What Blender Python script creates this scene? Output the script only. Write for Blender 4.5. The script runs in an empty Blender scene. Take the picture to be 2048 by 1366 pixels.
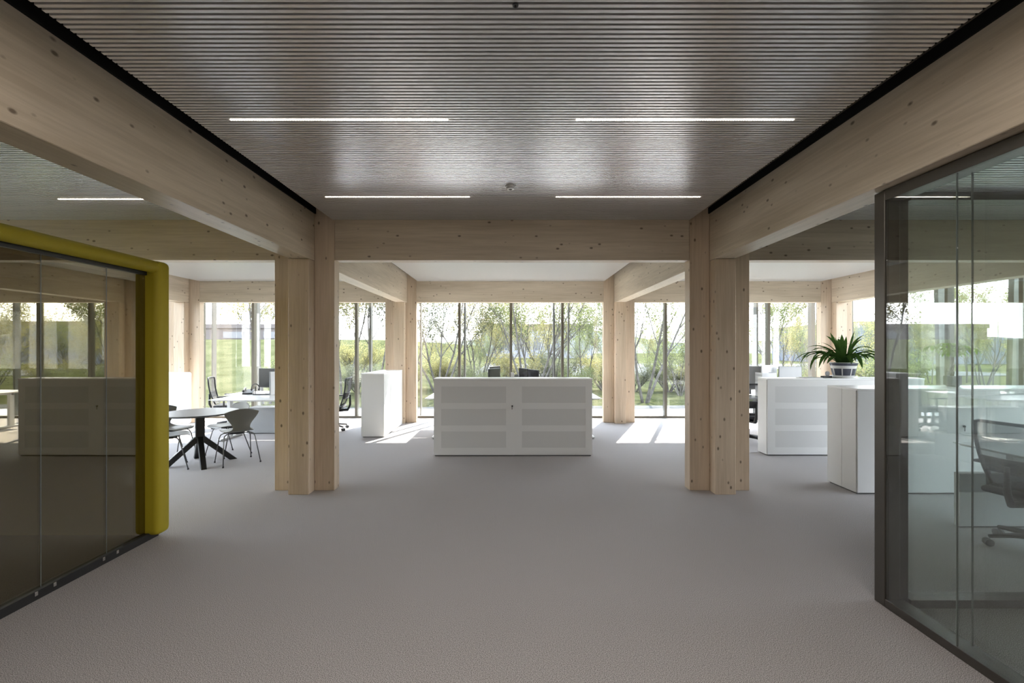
import bpy, bmesh, math, random
from mathutils import Vector, Matrix, Quaternion

# ------------------------------------------------------------------ camera, world, sun, exposure
S = bpy.context.scene
C = S.collection
PI = math.pi
F, HZ, VX, EYE = 910.0, 696.5, 1021.0, 1.64          # measured on the photograph: focal length in px, horizon row, vanishing column, eye height

cam_d = bpy.data.cameras.new('camera')
cam = bpy.data.objects.new('camera', cam_d); C.objects.link(cam)
cam.location = (0, 0, EYE); cam.rotation_euler = (PI/2, 0, 0)
cam_d.sensor_width = 36; cam_d.lens = F/2048*36
cam_d.shift_x = (1024-VX)/2048; cam_d.shift_y = (HZ-683)/2048
cam_d.clip_end = 1000
S.camera = cam

w = bpy.data.worlds.new('sky'); S.world = w; w.use_nodes = True
wn = w.node_tree.nodes; wl = w.node_tree.links
bg = wn['Background']
tc = wn.new('ShaderNodeTexCoord'); sp = wn.new('ShaderNodeSeparateXYZ'); cr = wn.new('ShaderNodeValToRGB')
wl.new(tc.outputs['Generated'], sp.inputs[0]); wl.new(sp.outputs['Z'], cr.inputs[0]); wl.new(cr.outputs[0], bg.inputs['Color'])
cr.color_ramp.elements[0].position = 0.0; cr.color_ramp.elements[0].color = (0.97, 0.98, 1.0, 1)
cr.color_ramp.elements[1].position = 0.9; cr.color_ramp.elements[1].color = (0.62, 0.78, 1.0, 1)
bg.inputs['Strength'].default_value = 5.0

sun_d = bpy.data.lights.new('sun', 'SUN'); sun_d.energy = 10.0; sun_d.angle = math.radians(0.6); sun_d.color = (1.0, 0.94, 0.86)
sun = bpy.data.objects.new('sun', sun_d); C.objects.link(sun)
sun.rotation_euler = Vector((-0.42, -1.0, -1.15)).to_track_quat('-Z', 'Y').to_euler(); sun.location = (10, 30, 30)

S.view_settings.view_transform = 'Standard'; S.view_settings.look = 'None'
S.view_settings.gamma = 1.0; S.view_settings.use_curve_mapping = False
S.view_settings.exposure = 1.4
S.cycles.use_denoising = True
S.cycles.max_bounces = 10; S.cycles.diffuse_bounces = 6; S.cycles.glossy_bounces = 4; S.cycles.transparent_max_bounces = 24
S.cycles.transmission_bounces = 6; S.cycles.sample_clamp_indirect = 6.0
S.cycles.caustics_reflective = False; S.cycles.caustics_refractive = False

rnd = random.Random(7)

# ------------------------------------------------------------------ materials
def mat(name, col, rough=0.5, metal=0.0, emit=None, spec=0.5, noise=None, bump=None, coat=0.0):
    m = bpy.data.materials.new(name); m.use_nodes = True
    nt = m.node_tree; b = nt.nodes['Principled BSDF']
    b.inputs['Base Color'].default_value = (*col, 1); b.inputs['Roughness'].default_value = rough
    b.inputs['Metallic'].default_value = metal; b.inputs['Specular IOR Level'].default_value = spec
    b.inputs['Coat Weight'].default_value = coat
    if emit: b.inputs['Emission Color'].default_value = (*emit[0], 1); b.inputs['Emission Strength'].default_value = emit[1]
    if noise:                                       # (scale, colour 2)
        t = nt.nodes.new('ShaderNodeTexCoord'); n = nt.nodes.new('ShaderNodeTexNoise'); r = nt.nodes.new('ShaderNodeValToRGB')
        n.inputs['Scale'].default_value = noise[0]; n.inputs['Detail'].default_value = 3
        r.color_ramp.elements[0].position = 0.38; r.color_ramp.elements[1].position = 0.62
        r.color_ramp.elements[0].color = (*col, 1); r.color_ramp.elements[1].color = (*noise[1], 1)
        nt.links.new(t.outputs['Object'], n.inputs['Vector']); nt.links.new(n.outputs['Fac'], r.inputs[0]); nt.links.new(r.outputs[0], b.inputs['Base Color'])
    if bump:                                        # (scale, strength, distance)
        t = nt.nodes.new('ShaderNodeTexCoord'); n = nt.nodes.new('ShaderNodeTexNoise'); u = nt.nodes.new('ShaderNodeBump')
        n.inputs['Scale'].default_value = bump[0]; u.inputs['Strength'].default_value = bump[1]; u.inputs['Distance'].default_value = bump[2]
        nt.links.new(t.outputs['Object'], n.inputs['Vector']); nt.links.new(n.outputs['Fac'], u.inputs['Height']); nt.links.new(u.outputs[0], b.inputs['Normal'])
    return m

def wood(name, axis, light, dark, knot=(0.10, 0.065, 0.04)):
    """pale glued spruce: grain and lamellas run along axis (0,1,2)"""
    m = bpy.data.materials.new(name); m.use_nodes = True
    nt = m.node_tree; N = nt.nodes; L = nt.links; b = N['Principled BSDF']
    t = N.new('ShaderNodeTexCoord')
    oi = N.new('ShaderNodeObjectInfo')
    off = N.new('ShaderNodeVectorMath'); off.operation = 'ADD'
    mul = N.new('ShaderNodeVectorMath'); mul.operation = 'SCALE'; mul.inputs[0].default_value = (7.3, 3.1, 5.7)
    L.new(oi.outputs['Random'], mul.inputs['Scale']); L.new(t.outputs['Object'], off.inputs[0]); L.new(mul.outputs[0], off.inputs[1])
    def mp(sc):
        q = N.new('ShaderNodeMapping'); q.inputs['Scale'].default_value = sc; L.new(off.outputs[0], q.inputs['Vector']); return q
    def ax(a, o):
        v = [o, o, o]; v[axis] = a; return v
    g = N.new('ShaderNodeTexNoise'); g.inputs['Scale'].default_value = 1; g.inputs['Detail'].default_value = 4; g.inputs['Roughness'].default_value = 0.6
    L.new(mp(ax(2.2, 46)).outputs[0], g.inputs['Vector'])
    g2 = N.new('ShaderNodeTexNoise'); g2.inputs['Scale'].default_value = 1; g2.inputs['Detail'].default_value = 2
    L.new(mp(ax(0.5, 5.5)).outputs[0], g2.inputs['Vector'])
    r = N.new('ShaderNodeValToRGB'); r.color_ramp.elements[0].position = 0.36; r.color_ramp.elements[1].position = 0.64
    r.color_ramp.elements[0].color = (*dark, 1); r.color_ramp.elements[1].color = (*light, 1)
    mx = N.new('ShaderNodeMath'); mx.operation = 'MULTIPLY_ADD'; mx.inputs[1].default_value = 0.45
    hm = N.new('ShaderNodeMath'); hm.operation = 'MULTIPLY'; hm.inputs[1].default_value = 0.55
    L.new(g2.outputs['Fac'], hm.inputs[0]); L.new(g.outputs['Fac'], mx.inputs[0]); L.new(hm.outputs[0], mx.inputs[2]); L.new(mx.outputs[0], r.inputs[0])
    # knots
    k = N.new('ShaderNodeTexVoronoi'); k.inputs['Scale'].default_value = 1; L.new(mp(ax(6.0, 10.0)).outputs[0], k.inputs['Vector'])
    kr = N.new('ShaderNodeValToRGB'); kr.color_ramp.elements[0].position = 0.07; kr.color_ramp.elements[0].color = (1, 1, 1, 1)
    kr.color_ramp.elements[1].position = 0.15; kr.color_ramp.elements[1].color = (0, 0, 0, 1)
    L.new(k.outputs['Distance'], kr.inputs[0])
    ks = N.new('ShaderNodeMath'); ks.operation = 'MULTIPLY'; ks.inputs[1].default_value = 0.85
    L.new(kr.outputs[0], ks.inputs[0])
    mix = N.new('ShaderNodeMix'); mix.data_type = 'RGBA'; mix.inputs['B'].default_value = (*knot, 1)
    L.new(r.outputs[0], mix.inputs['A']); L.new(ks.outputs[0], mix.inputs['Factor']); L.new(mix.outputs['Result'], b.inputs['Base Color'])
    rr = N.new('ShaderNodeMapRange'); rr.inputs['To Min'].default_value = 0.24; rr.inputs['To Max'].default_value = 0.62
    L.new(g2.outputs['Fac'], rr.inputs['Value']); L.new(rr.outputs[0], b.inputs['Roughness'])
    bu = N.new('ShaderNodeBump'); bu.inputs['Strength'].default_value = 0.12; bu.inputs['Distance'].default_value = 0.004
    L.new(g.outputs['Fac'], bu.inputs['Height']); L.new(bu.outputs[0], b.inputs['Normal'])
    return m

def glass(name, tint, refl=1.0, base=0.0, rough=0.0, rcol=(1, 1, 1)):
    """thin pane: clear tinted see-through plus a mirror reflection that grows towards grazing"""
    m = bpy.data.materials.new(name); m.use_nodes = True
    nt = m.node_tree; N = nt.nodes; L = nt.links; N.remove(N['Principled BSDF']); out = N['Material Output']
    tr = N.new('ShaderNodeBsdfTransparent'); tr.inputs[0].default_value = (*tint, 1)
    gl = N.new('ShaderNodeBsdfGlossy'); gl.inputs['Color'].default_value = (*rcol, 1); gl.inputs['Roughness'].default_value = rough
    lw = N.new('ShaderNodeLayerWeight'); lw.inputs['Blend'].default_value = 0.5      # Facing = 1 - |cos|
    pw = N.new('ShaderNodeMath'); pw.operation = 'POWER'; pw.inputs[1].default_value = 5.0; L.new(lw.outputs['Facing'], pw.inputs[0])
    fr = N.new('ShaderNodeMath'); fr.operation = 'MULTIPLY_ADD'; fr.inputs[1].default_value = 0.96; fr.inputs[2].default_value = 0.04; L.new(pw.outputs[0], fr.inputs[0])
    ma = N.new('ShaderNodeMath'); ma.operation = 'MULTIPLY_ADD'; ma.use_clamp = True; ma.inputs[1].default_value = refl; ma.inputs[2].default_value = base
    mi = N.new('ShaderNodeMixShader')
    L.new(fr.outputs[0], ma.inputs[0]); L.new(ma.outputs[0], mi.inputs[0]); L.new(tr.outputs[0], mi.inputs[1]); L.new(gl.outputs[0], mi.inputs[2]); L.new(mi.outputs[0], out.inputs['Surface'])
    return m

def leafmat(name, col, trans):
    m = bpy.data.materials.new(name); m.use_nodes = True
    nt = m.node_tree; N = nt.nodes; L = nt.links; N.remove(N['Principled BSDF']); out = N['Material Output']
    d = N.new('ShaderNodeBsdfDiffuse'); d.inputs[0].default_value = (*col, 1)
    t = N.new('ShaderNodeBsdfTranslucent'); t.inputs[0].default_value = (*trans, 1)
    mi = N.new('ShaderNodeMixShader'); mi.inputs[0].default_value = 0.5
    L.new(d.outputs[0], mi.inputs[1]); L.new(t.outputs[0], mi.inputs[2]); L.new(mi.outputs[0], out.inputs['Surface'])
    return m

WL, WD = (0.66, 0.56, 0.44), (0.48, 0.395, 0.295)
M = dict(
    wood_x=wood('spruce_grain_x', 0, WL, WD), wood_y=wood('spruce_grain_y', 1, WL, WD), wood_z=wood('spruce_grain_z', 2, (0.67, 0.545, 0.415), (0.50, 0.39, 0.28)),
    slat=mat('ceiling_slat_metal', (0.80, 0.79, 0.78), 0.28, 0.55),
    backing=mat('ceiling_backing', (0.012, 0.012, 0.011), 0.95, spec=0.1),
    dark_gap=mat('slab_concrete', (0.06, 0.055, 0.05), 0.9),
    white=mat('white_lacquer', (0.70, 0.70, 0.695), 0.35), white_top=mat('white_top', (0.86, 0.86, 0.86), 0.3),
    perf=None, plinth=mat('plinth_grey', (0.10, 0.10, 0.10), 0.5),
    desk=mat('desk_white', (0.82, 0.82, 0.82), 0.3), leg_white=mat('leg_white_metal', (0.72, 0.72, 0.72), 0.4),
    black=mat('black_plastic', (0.018, 0.018, 0.02), 0.45), dark=mat('dark_fabric', (0.028, 0.029, 0.033), 0.85), screen=mat('screen_black', (0.02, 0.02, 0.025), 0.2),
    mesh=None, silver=mat('silver_metal', (0.55, 0.56, 0.58), 0.35, 0.8), greyp=mat('grey_panel', (0.30, 0.31, 0.32), 0.5),
    shell=mat('chair_shell_grey', (0.13, 0.13, 0.115), 0.42), chrome=mat('dark_chrome', (0.16, 0.16, 0.16), 0.3, 0.9),
    tabletop=mat('tabletop_dark', (0.085, 0.085, 0.09), 0.42), tableleg=mat('table_leg_black', (0.012, 0.012, 0.013), 0.4),
    bronze=mat('bronze_frame', (0.10, 0.09, 0.08), 0.35, 0.75), mullion=mat('window_frame', (0.085, 0.078, 0.062), 0.4, 0.3),
    fin=mat('facade_fin_metal', (0.10, 0.10, 0.095), 0.45, 0.3), steel=mat('steel', (0.7, 0.7, 0.7), 0.25, 1.0),
    yellow=mat('yellow_felt', (0.40, 0.32, 0.010), 0.62, bump=(420, 0.25, 0.002)), olive=mat('olive_felt', (0.30, 0.27, 0.10), 0.9, bump=(300, 0.3, 0.002)),
    podfloor=mat('pod_floor', (0.05, 0.05, 0.052), 0.95), podblack=mat('pod_plinth', (0.015, 0.015, 0.016), 0.4),
    led=mat('led_warm', (1, 1, 1), 0.5, emit=((1.0, 0.88, 0.74), 4.0)), plaster=mat('plaster_white', (0.7, 0.69, 0.66), 0.8),
    pane=glass('facade_glass', (0.975, 0.985, 0.98), 0.8), room_pane=glass('partition_glass', (0.93, 0.955, 0.945), 1.3, 0.03),
    pod_pane=glass('pod_glass', (0.66, 0.62, 0.46), 1.6, 0.12, rcol=(1.0, 0.95, 0.80)), joint=mat('glass_joint', (0.16, 0.18, 0.17), 0.2),
    leafdark=leafmat('plant_leaf', (0.035, 0.075, 0.022), (0.05, 0.10, 0.02)), leafmoney=leafmat('money_leaf', (0.20, 0.34, 0.06), (0.25, 0.40, 0.05)),
    soil=mat('soil', (0.03, 0.02, 0.015), 0.95), potwhite=mat('pot_glaze', (0.75, 0.75, 0.74), 0.2), potblue=mat('pot_blue', (0.06, 0.065, 0.09), 0.2), potgrey=mat('pot_grey', (0.14, 0.15, 0.16), 0.5),
    stem=mat('stem', (0.22, 0.20, 0.12), 0.8), bark=mat('bark', (0.055, 0.05, 0.042), 0.9, noise=(9, (0.10, 0.09, 0.08))),
    leaf_a=leafmat('spring_leaf_green', (0.12, 0.135, 0.07), (0.16, 0.18, 0.08)), leaf_b=leafmat('spring_leaf_yellow', (0.19, 0.18, 0.085), (0.25, 0.23, 0.10)),
    leaf_c=leafmat('spring_leaf_grey', (0.11, 0.12, 0.085), (0.14, 0.15, 0.10)),
    grass=mat('grass', (0.036, 0.040, 0.019), 0.95, spec=0.0, noise=(0.9, (0.058, 0.060, 0.032)), bump=(14, 0.6, 0.08)),
    hillm=mat('hill_forest', (0.075, 0.085, 0.08), 0.95, spec=0.0, noise=(0.08, (0.11, 0.12, 0.10))), bounce=mat('bounce_surface', (0.52, 0.51, 0.49), 0.9), paving=mat('pale_paving', (0.085, 0.085, 0.083), 0.9, spec=0.0, noise=(3, (0.07, 0.07, 0.068))),
    bwall=mat('building_panel', (0.10, 0.11, 0.135), 0.9, spec=0.0), bred=mat('building_red_band', (0.085, 0.06, 0.063), 0.7), bwhite=mat('building_white', (0.17, 0.175, 0.195), 0.9, spec=0.0),
    bbrown=mat('building_brown', (0.10, 0.088, 0.085), 0.9, spec=0.0), bglass=mat('building_glass', (0.06, 0.065, 0.075), 0.2), carp=mat('car_paint_grey', (0.25, 0.26, 0.28), 0.3, 0.5), paper=mat('paper', (0.8, 0.8, 0.8), 0.7),
)
def perforated():
    m = mat('perforated_panel', (0.68, 0.68, 0.675), 0.45); nt = m.node_tree; N = nt.nodes; L = nt.links; b = N['Principled BSDF']
    t = N.new('ShaderNodeTexCoord'); v = N.new('ShaderNodeTexVoronoi'); v.inputs['Scale'].default_value = 170; v.inputs['Randomness'].default_value = 0.0
    r = N.new('ShaderNodeValToRGB'); r.color_ramp.elements[0].position = 0.24; r.color_ramp.elements[0].color = (0.48, 0.48, 0.48, 1); r.color_ramp.elements[1].position = 0.30; r.color_ramp.elements[1].color = (0.60, 0.60, 0.595, 1)
    L.new(t.outputs['Object'], v.inputs['Vector']); L.new(v.outputs['Distance'], r.inputs[0]); L.new(r.outputs[0], b.inputs['Base Color'])
    return m
M['perf'] = perforated()
def meshfabric():
    m = bpy.data.materials.new('mesh_fabric'); m.use_nodes = True
    nt = m.node_tree; N = nt.nodes; L = nt.links; b = N['Principled BSDF']; out = N['Material Output']
    b.inputs['Base Color'].default_value = (0.03, 0.03, 0.034, 1); b.inputs['Roughness'].default_value = 0.8
    tr = N.new('ShaderNodeBsdfTransparent'); mi = N.new('ShaderNodeMixShader'); mi.inputs[0].default_value = 0.35
    L.new(b.outputs[0], mi.inputs[1]); L.new(tr.outputs[0], mi.inputs[2]); L.new(mi.outputs[0], out.inputs['Surface'])
    return m
M['mesh'] = meshfabric()
def carpet():
    m = bpy.data.materials.new('speckled_carpet'); m.use_nodes = True
    nt = m.node_tree; N = nt.nodes; L = nt.links; b = N['Principled BSDF']; b.inputs['Roughness'].default_value = 0.95; b.inputs['Specular IOR Level'].default_value = 0.15
    t = N.new('ShaderNodeTexCoord')
    a = N.new('ShaderNodeTexNoise'); a.inputs['Scale'].default_value = 250; a.inputs['Detail'].default_value = 2
    L.new(t.outputs['Object'], a.inputs['Vector'])
    r = N.new('ShaderNodeValToRGB'); e = r.color_ramp.elements
    e[0].position = 0.36; e[0].color = (0.16, 0.145, 0.14, 1); e[1].position = 0.66; e[1].color = (0.72, 0.69, 0.69, 1)
    x = e.new(0.5); x.color = (0.43, 0.405, 0.40, 1)
    L.new(a.outputs['Fac'], r.inputs[0]); L.new(r.outputs[0], b.inputs['Base Color'])
    bu = N.new('ShaderNodeBump'); bu.inputs['Strength'].default_value = 0.2; bu.inputs['Distance'].default_value = 0.004
    L.new(a.outputs['Fac'], bu.inputs['Height']); L.new(bu.outputs[0], b.inputs['Normal'])
    return m
M['carpet'] = carpet()

# ------------------------------------------------------------------ helpers
class MB:
    def __init__(s): s.v = []; s.f = []
    def add(s, vs, fs):
        n = len(s.v); s.v += [tuple(v) for v in vs]; s.f += [tuple(i+n for i in f) for f in fs]; return s
    def box(s, x0, x1, y0, y1, z0, z1, mx=None):
        vs = [Vector((x, y, z)) for z in (z0, z1) for y in (y0, y1) for x in (x0, x1)]
        if mx is not None: vs = [mx @ v for v in vs]
        return s.add(vs, [(0, 2, 3, 1), (4, 5, 7, 6), (0, 1, 5, 4), (2, 6, 7, 3), (0, 4, 6, 2), (1, 3, 7, 5)])
    def prism(s, pts, d):                     # polygon pts (3-D, in order) pushed along vector d
        n = len(pts); pts = [Vector(p) for p in pts]; d = Vector(d)
        return s.add(pts+[p+d for p in pts], [tuple(range(n))[::-1], tuple(range(n, 2*n))]+[(i, (i+1) % n, (i+1) % n+n, i+n) for i in range(n)])
    def tube(s, pts, rad, n=8, cap=True):
        pts = [Vector(p) for p in pts]; rad = rad if isinstance(rad, (list, tuple)) else [rad]*len(pts)
        rings = []; ref = None
        for i, p in enumerate(pts):
            t = (pts[min(i+1, len(pts)-1)]-pts[max(i-1, 0)]).normalized()
            if ref is None: ref = Vector((0, 0, 1)) if abs(t.z) < 0.9 else Vector((1, 0, 0))
            u = t.cross(ref).normalized(); ww = u.cross(t); ref = ww
            rings.append([p+(u*math.cos(2*PI*k/n)+ww*math.sin(2*PI*k/n))*rad[i] for k in range(n)])
        vs = [v for r in rings for v in r]; fs = []
        for i in range(len(pts)-1):
            for k in range(n): fs.append((i*n+k, i*n+(k+1) % n, (i+1)*n+(k+1) % n, (i+1)*n+k))
        if cap: fs += [tuple(range(n))[::-1], tuple(range((len(pts)-1)*n, len(pts)*n))]
        return s.add(vs, fs)
    def lathe(s, prof, n=24, c=(0, 0, 0)):
        vs = []; fs = []
        for r, z in prof:
            vs += [(c[0]+r*math.cos(2*PI*k/n), c[1]+r*math.sin(2*PI*k/n), c[2]+z) for k in range(n)]
        for i in range(len(prof)-1):
            for k in range(n): fs.append((i*n+k, i*n+(k+1) % n, (i+1)*n+(k+1) % n, (i+1)*n+k))
        fs += [tuple(range(n))[::-1], tuple(range((len(prof)-1)*n, len(prof)*n))]
        return s.add(vs, fs)
    def build(s, name, m, parent=None, bevel=0, seg=2, smooth=False, kind=None, label=None, loc=None):
        me = bpy.data.meshes.new(name); me.from_pydata(s.v, [], s.f); me.materials.append(M[m] if isinstance(m, str) else m)
        if smooth:
            for p in me.polygons: p.use_smooth = True
        me.update()
        o = bpy.data.objects.new(name, me); C.objects.link(o)
        if parent: o.parent = parent
        if loc: o.location = loc
        if bevel:
            b = o.modifiers.new('bevel', 'BEVEL'); b.width = bevel; b.segments = seg; b.limit_method = 'ANGLE'; b.angle_limit = 0.6
        if kind: o['kind'] = kind
        if label: o['label'] = label
        return o

def box(x0, x1, y0, y1, z0, z1): return MB().box(x0, x1, y0, y1, z0, z1)
def thing(name, label, cat, loc=(0, 0, 0), rz=0, group=None):
    o = bpy.data.objects.new(name, None); C.objects.link(o); o.location = loc; o.rotation_euler = (0, 0, rz)
    o.empty_display_size = 0.1; o['label'] = label; o['category'] = cat
    if group: o['group'] = group
    return o
def tag(o, label, cat, group=None):
    o['label'] = label; o['category'] = cat
    if group: o['group'] = group
    return o
def dup(root, loc, rz, label, group=None):
    r = root.copy(); C.objects.link(r); r.location = loc; r.rotation_euler = (0, 0, rz); r['label'] = label
    if group: r['group'] = group
    for ch in list(root.children):
        c = ch.copy(); C.objects.link(c); c.parent = r
        for g in list(ch.children):
            d = g.copy(); C.objects.link(d); d.parent = c
    return r
def struct(o): o['kind'] = 'structure'; return o
def X(px, Y): return (px-VX)*Y/F
def Z(py, Y): return EYE-(py-HZ)*Y/F

# ------------------------------------------------------------------ shell
XW, YF, YB = 7.9, 10.72, -4.4        # side facades, far facade, back wall
ZC = 3.119                           # underside of the slatted ceilings
struct(box(-8.1, 8.1, YB-0.1, YF+0.12, -0.3, 0).build('floor', 'carpet'))
struct(box(-8.2, 8.2, YB-0.1, YF+0.15, 3.55, 3.9).build('ceiling_slab', 'dark_gap'))

PITCH, SW, SH = 0.032, 0.0180, 0.030
def slat_mesh(x0, x1):
    mb = MB().box(x0, x1, -SW/2, SW/2, 0, SH); return mb
def ceiling(x0, x1, y0, y1, single_from=None, skip=()):
    b = struct(box(x0, x1, y0, y1, ZC+SH, ZC+SH+0.03).build('ceiling', 'backing'))
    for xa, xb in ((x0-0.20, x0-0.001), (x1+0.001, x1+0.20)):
        box(xa, xb, y0, y1, ZC+0.14, ZC+0.16).build('gap_shade_board', 'backing', b)  # dark lid added over the beam gap to keep light out of it
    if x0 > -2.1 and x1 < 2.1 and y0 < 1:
        box(x0-0.208, x0-0.190, y0, y1, ZC+0.070, ZC+0.139).build('shade_strip', 'backing', b); box(x1+0.212, x1+0.226, y0, y1, ZC+0.070, ZC+0.139).build('shade_strip', 'backing', b)  # added black strips stand in for shade high on the beam sides
    n = int((y1-y0-SW)/PITCH); rest = MB(); me = None
    yy = y1-SW/2-0.004
    for i in range(n+1):
        y = yy-i*PITCH
        if single_from is not None and y > single_from:
            if me is None:
                o = slat_mesh(x0, x1).build('slat', 'slat', b); me = o.data
            else:
                o = bpy.data.objects.new('slat', me); C.objects.link(o); o.parent = b
            o.location = (0, y, ZC)
        else:
            rest.box(x0, x1, y-SW/2, y+SW/2, ZC, ZC+SH)
    if rest.v: rest.build('slat_run', 'slat', b, kind='stuff')
    return b
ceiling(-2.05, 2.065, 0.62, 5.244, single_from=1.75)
ceiling(-2.05, 2.065, 5.40, 10.045)
for a, b_ in ((-6.86, -2.735), (2.76, 6.86)):
    ceiling(a, b_, 0.62, 5.244); ceiling(a, b_, 5.40, 10.045)
struct(box(-7.8, 7.8, YB, 0.6, ZC, ZC+0.04).build('ceiling', 'plaster'))

# timber frame
CYS = {1: 5.32, 2: 10.125}
def column(cx, cy, label, group=None):
    t = thing('timber_column', label, 'column', (cx, cy, 0))
    box(-0.115, 0.115, -0.225, -0.0745, 0, 2.645).build('front_post', 'wood_z', t, bevel=0.004, seg=1)
    box(-0.115, 0.115, 0.0745, 0.225, 0, 2.645).build('rear_post', 'wood_z', t, bevel=0.004, seg=1)
    box(-0.115, 0.115, -0.073, 0.073, 0, 3.545).build('core_post', 'wood_z', t, bevel=0.004, seg=1)
    box(-0.345, -0.1165, -0.074, 0.074, 0, 3.545).build('side_post', 'wood_z', t, bevel=0.004, seg=1)
    box(0.1165, 0.345, -0.074, 0.074, 0, 3.545).build('side_post', 'wood_z', t, bevel=0.004, seg=1)
    return t
column(-2.375, 5.32, 'pale spruce column of stacked boards at left of the wide central opening')
column(2.41, 5.32, 'pale spruce column of stacked boards right of central opening, beside the glass room')
column(-2.425, 10.125, 'spruce column by the far windows, behind the tall white cupboard')
column(2.40, 10.125, 'spruce column by the far windows, right of the perforated low cabinet')
column(-7.215, 10.125, 'spruce column at the far left window corner beyond the round table')
column(7.205, 10.125, 'spruce column at the far right corner behind the big potted plant')

def beam(x0, x1, y0, y1, z0, wood_m, label):
    t = box(x0, x1, y0, y1, z0, 3.545).build('timber_beam', wood_m, bevel=0.004, seg=1)
    return tag(t, label, 'beam')
for s, nm in ((-2.375, 'left'), (2.41, 'right')):
    beam(s-0.115, s+0.115, YB, 5.243, 2.648, 'wood_y', f'long knotty spruce ceiling beam running overhead on the {nm} towards its near column')
for s, nm in ((-2.40, 'left'), (2.405, 'right')):
    beam(s-0.115, s+0.115, 5.397, 10.048, 2.648, 'wood_y', f'spruce beam from the {nm} near column back to the window column')
beam(-2.028, 2.063, 5.247, 5.393, 2.655, 'wood_x', 'spruce cross beam over the wide central opening')
beam(-6.85, -2.722, 5.247, 5.393, 2.655, 'wood_x', 'spruce cross beam above the yellow booth, left of left near column')
beam(2.757, 6.85, 5.247, 5.393, 2.655, 'wood_x', 'spruce cross beam right of right near column, partly behind the glass room')
beam(-2.078, 2.053, 10.052, 10.198, 2.655, 'wood_x', 'spruce cross beam along the top of the central far windows')
beam(-6.868, -2.772, 10.052, 10.198, 2.655, 'wood_x', 'spruce cross beam over the left far windows')
beam(2.747, 6.858, 10.052, 10.198, 2.655, 'wood_x', 'spruce cross beam over the right far windows')
beam(-7.33, -7.10, YB, 10.048, 2.648, 'wood_y', 'spruce beam along the left side windows beyond the yellow booth')
beam(7.09, 7.32, YB, 10.048, 2.648, 'wood_y', 'spruce beam along the right side windows, seen behind the plant')

# facades
def facade(name, p0, p1, posts, z1=3.4):
    """glazed wall from p0 to p1 (x,y); posts = distances of the mullions along it"""
    p0 = Vector((*p0, 0)); p1 = Vector((*p1, 0)); d = (p1-p0); Ln = d.length; rz = math.atan2(d.y, d.x)
    r = bpy.data.objects.new(name, None); C.objects.link(r); r.location = p0; r.rotation_euler = (0, 0, rz); struct(r)
    me = None
    for q in posts:
        if me is None: o = box(-0.03, 0.03, -0.06, 0.06, 0.05, z1).build('mullion', 'mullion', r); me = o.data
        else: o = bpy.data.objects.new('mullion', me); C.objects.link(o); o.parent = r
        o.location = (q, 0, 0)
    box(0, Ln, -0.05, 0.05, 0.0, 0.05).build('sill_rail', 'mullion', r)
    box(0, Ln, -0.05, 0.05, z1, z1+0.1).build('head_rail', 'mullion', r)
    ps = sorted(posts)
    for a, b in zip(ps, ps[1:]):
        box(a+0.031, b-0.031, -0.006, 0.006, 0.05, z1).build('pane', 'pane', r)
    return r
ks = [k*1.21+0.01 for k in range(-6, 7)]
facade('window_1', (-XW, YF), (XW, YF), [0.03]+[k+XW for k in ks]+[2*XW-0.03])
side = [0.03+1.2*i for i in range(9)]
YS = YF-0.1-9.69
facade('window_2', (-XW, YF-0.1), (-XW, YS), side)
facade('window_3', (XW, YS), (XW, YF-0.1), [9.69-q for q in side])
struct(box(-XW-0.1, -XW+0.05, YB, YS-0.03, 0, 3.5).build('wall_left', 'plaster'))
struct(box(XW-0.05, XW+0.1, YB, YS-0.03, 0, 3.5).build('wall_right', 'plaster'))
struct(box(-XW+0.05, XW-0.05, YB-0.1, YB, 0, 3.5).build('wall_back', 'plaster'))

# outer fins, each where the photograph shows it
fins = [(427, 11.5, .035, .02), (515.5, 11.35, .08, -.03), (740.5, 11.4, .045, .03), (929, 11.6, .045, .02), (1109, 11.6, .045, -.03), (1135.5, 11.5, .03, .03), (1511, 11.4, .05, .02), (1624.5, 11.3, .09, -.02), (842, 11.5, .03, 0)]
fl = ['thin pale upright facade fin beyond the grass bank window', 'wide grey upright facade fin behind the left desk monitor', 'upright facade fin outside, just left of the far left centre column',
      'upright facade fin outside, left part of the central windows', 'upright facade fin outside, right of the middle mullion', 'slim upright facade fin outside, rightmost in the central windows',
      'upright facade fin outside next to the right near column', 'broad pale facade fin outside left of the far right corner column', 'thin pale facade fin at the left edge of the central windows']
for (px, y, wd, lean), lb in zip(fins, fl):
    x = X(px, y); o = MB().prism([(-wd/2, -.06, -0.4), (wd/2, -.06, -0.4), (wd/2+lean, -.06, 4.2), (-wd/2+lean, -.06, 4.2)], (0, .14, 0)).build('facade_fin', 'fin', loc=(x, y, 0))
    tag(o, lb, 'fin')
for sx in (-1, 1):
    nm = 'left' if sx < 0 else 'right'
    for i in range(8):
        y = 0.5+1.2*i; lean = 0.12 if i % 2 else -0.1
        o = MB().prism([(-.05, -.045, -0.4), (-.05, .045, -0.4), (-.05, .045+lean, 4.2), (-.05, -.045+lean, 4.2)], (.16, 0, 0)).build('facade_fin', 'fin', loc=(sx*(XW+0.55), y, 0))
        od = ['nearest the camera', 'second nearest the camera', 'third nearest the camera', 'fourth nearest the camera', 'fourth from the far corner', 'third from the far corner', 'second from the far corner', 'next to the far corner'][i]
        tag(o, f'leaning grey facade fin outside the {nm} side windows, {od}', 'fin', f'leaning fins outside the {nm} side windows')

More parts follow.
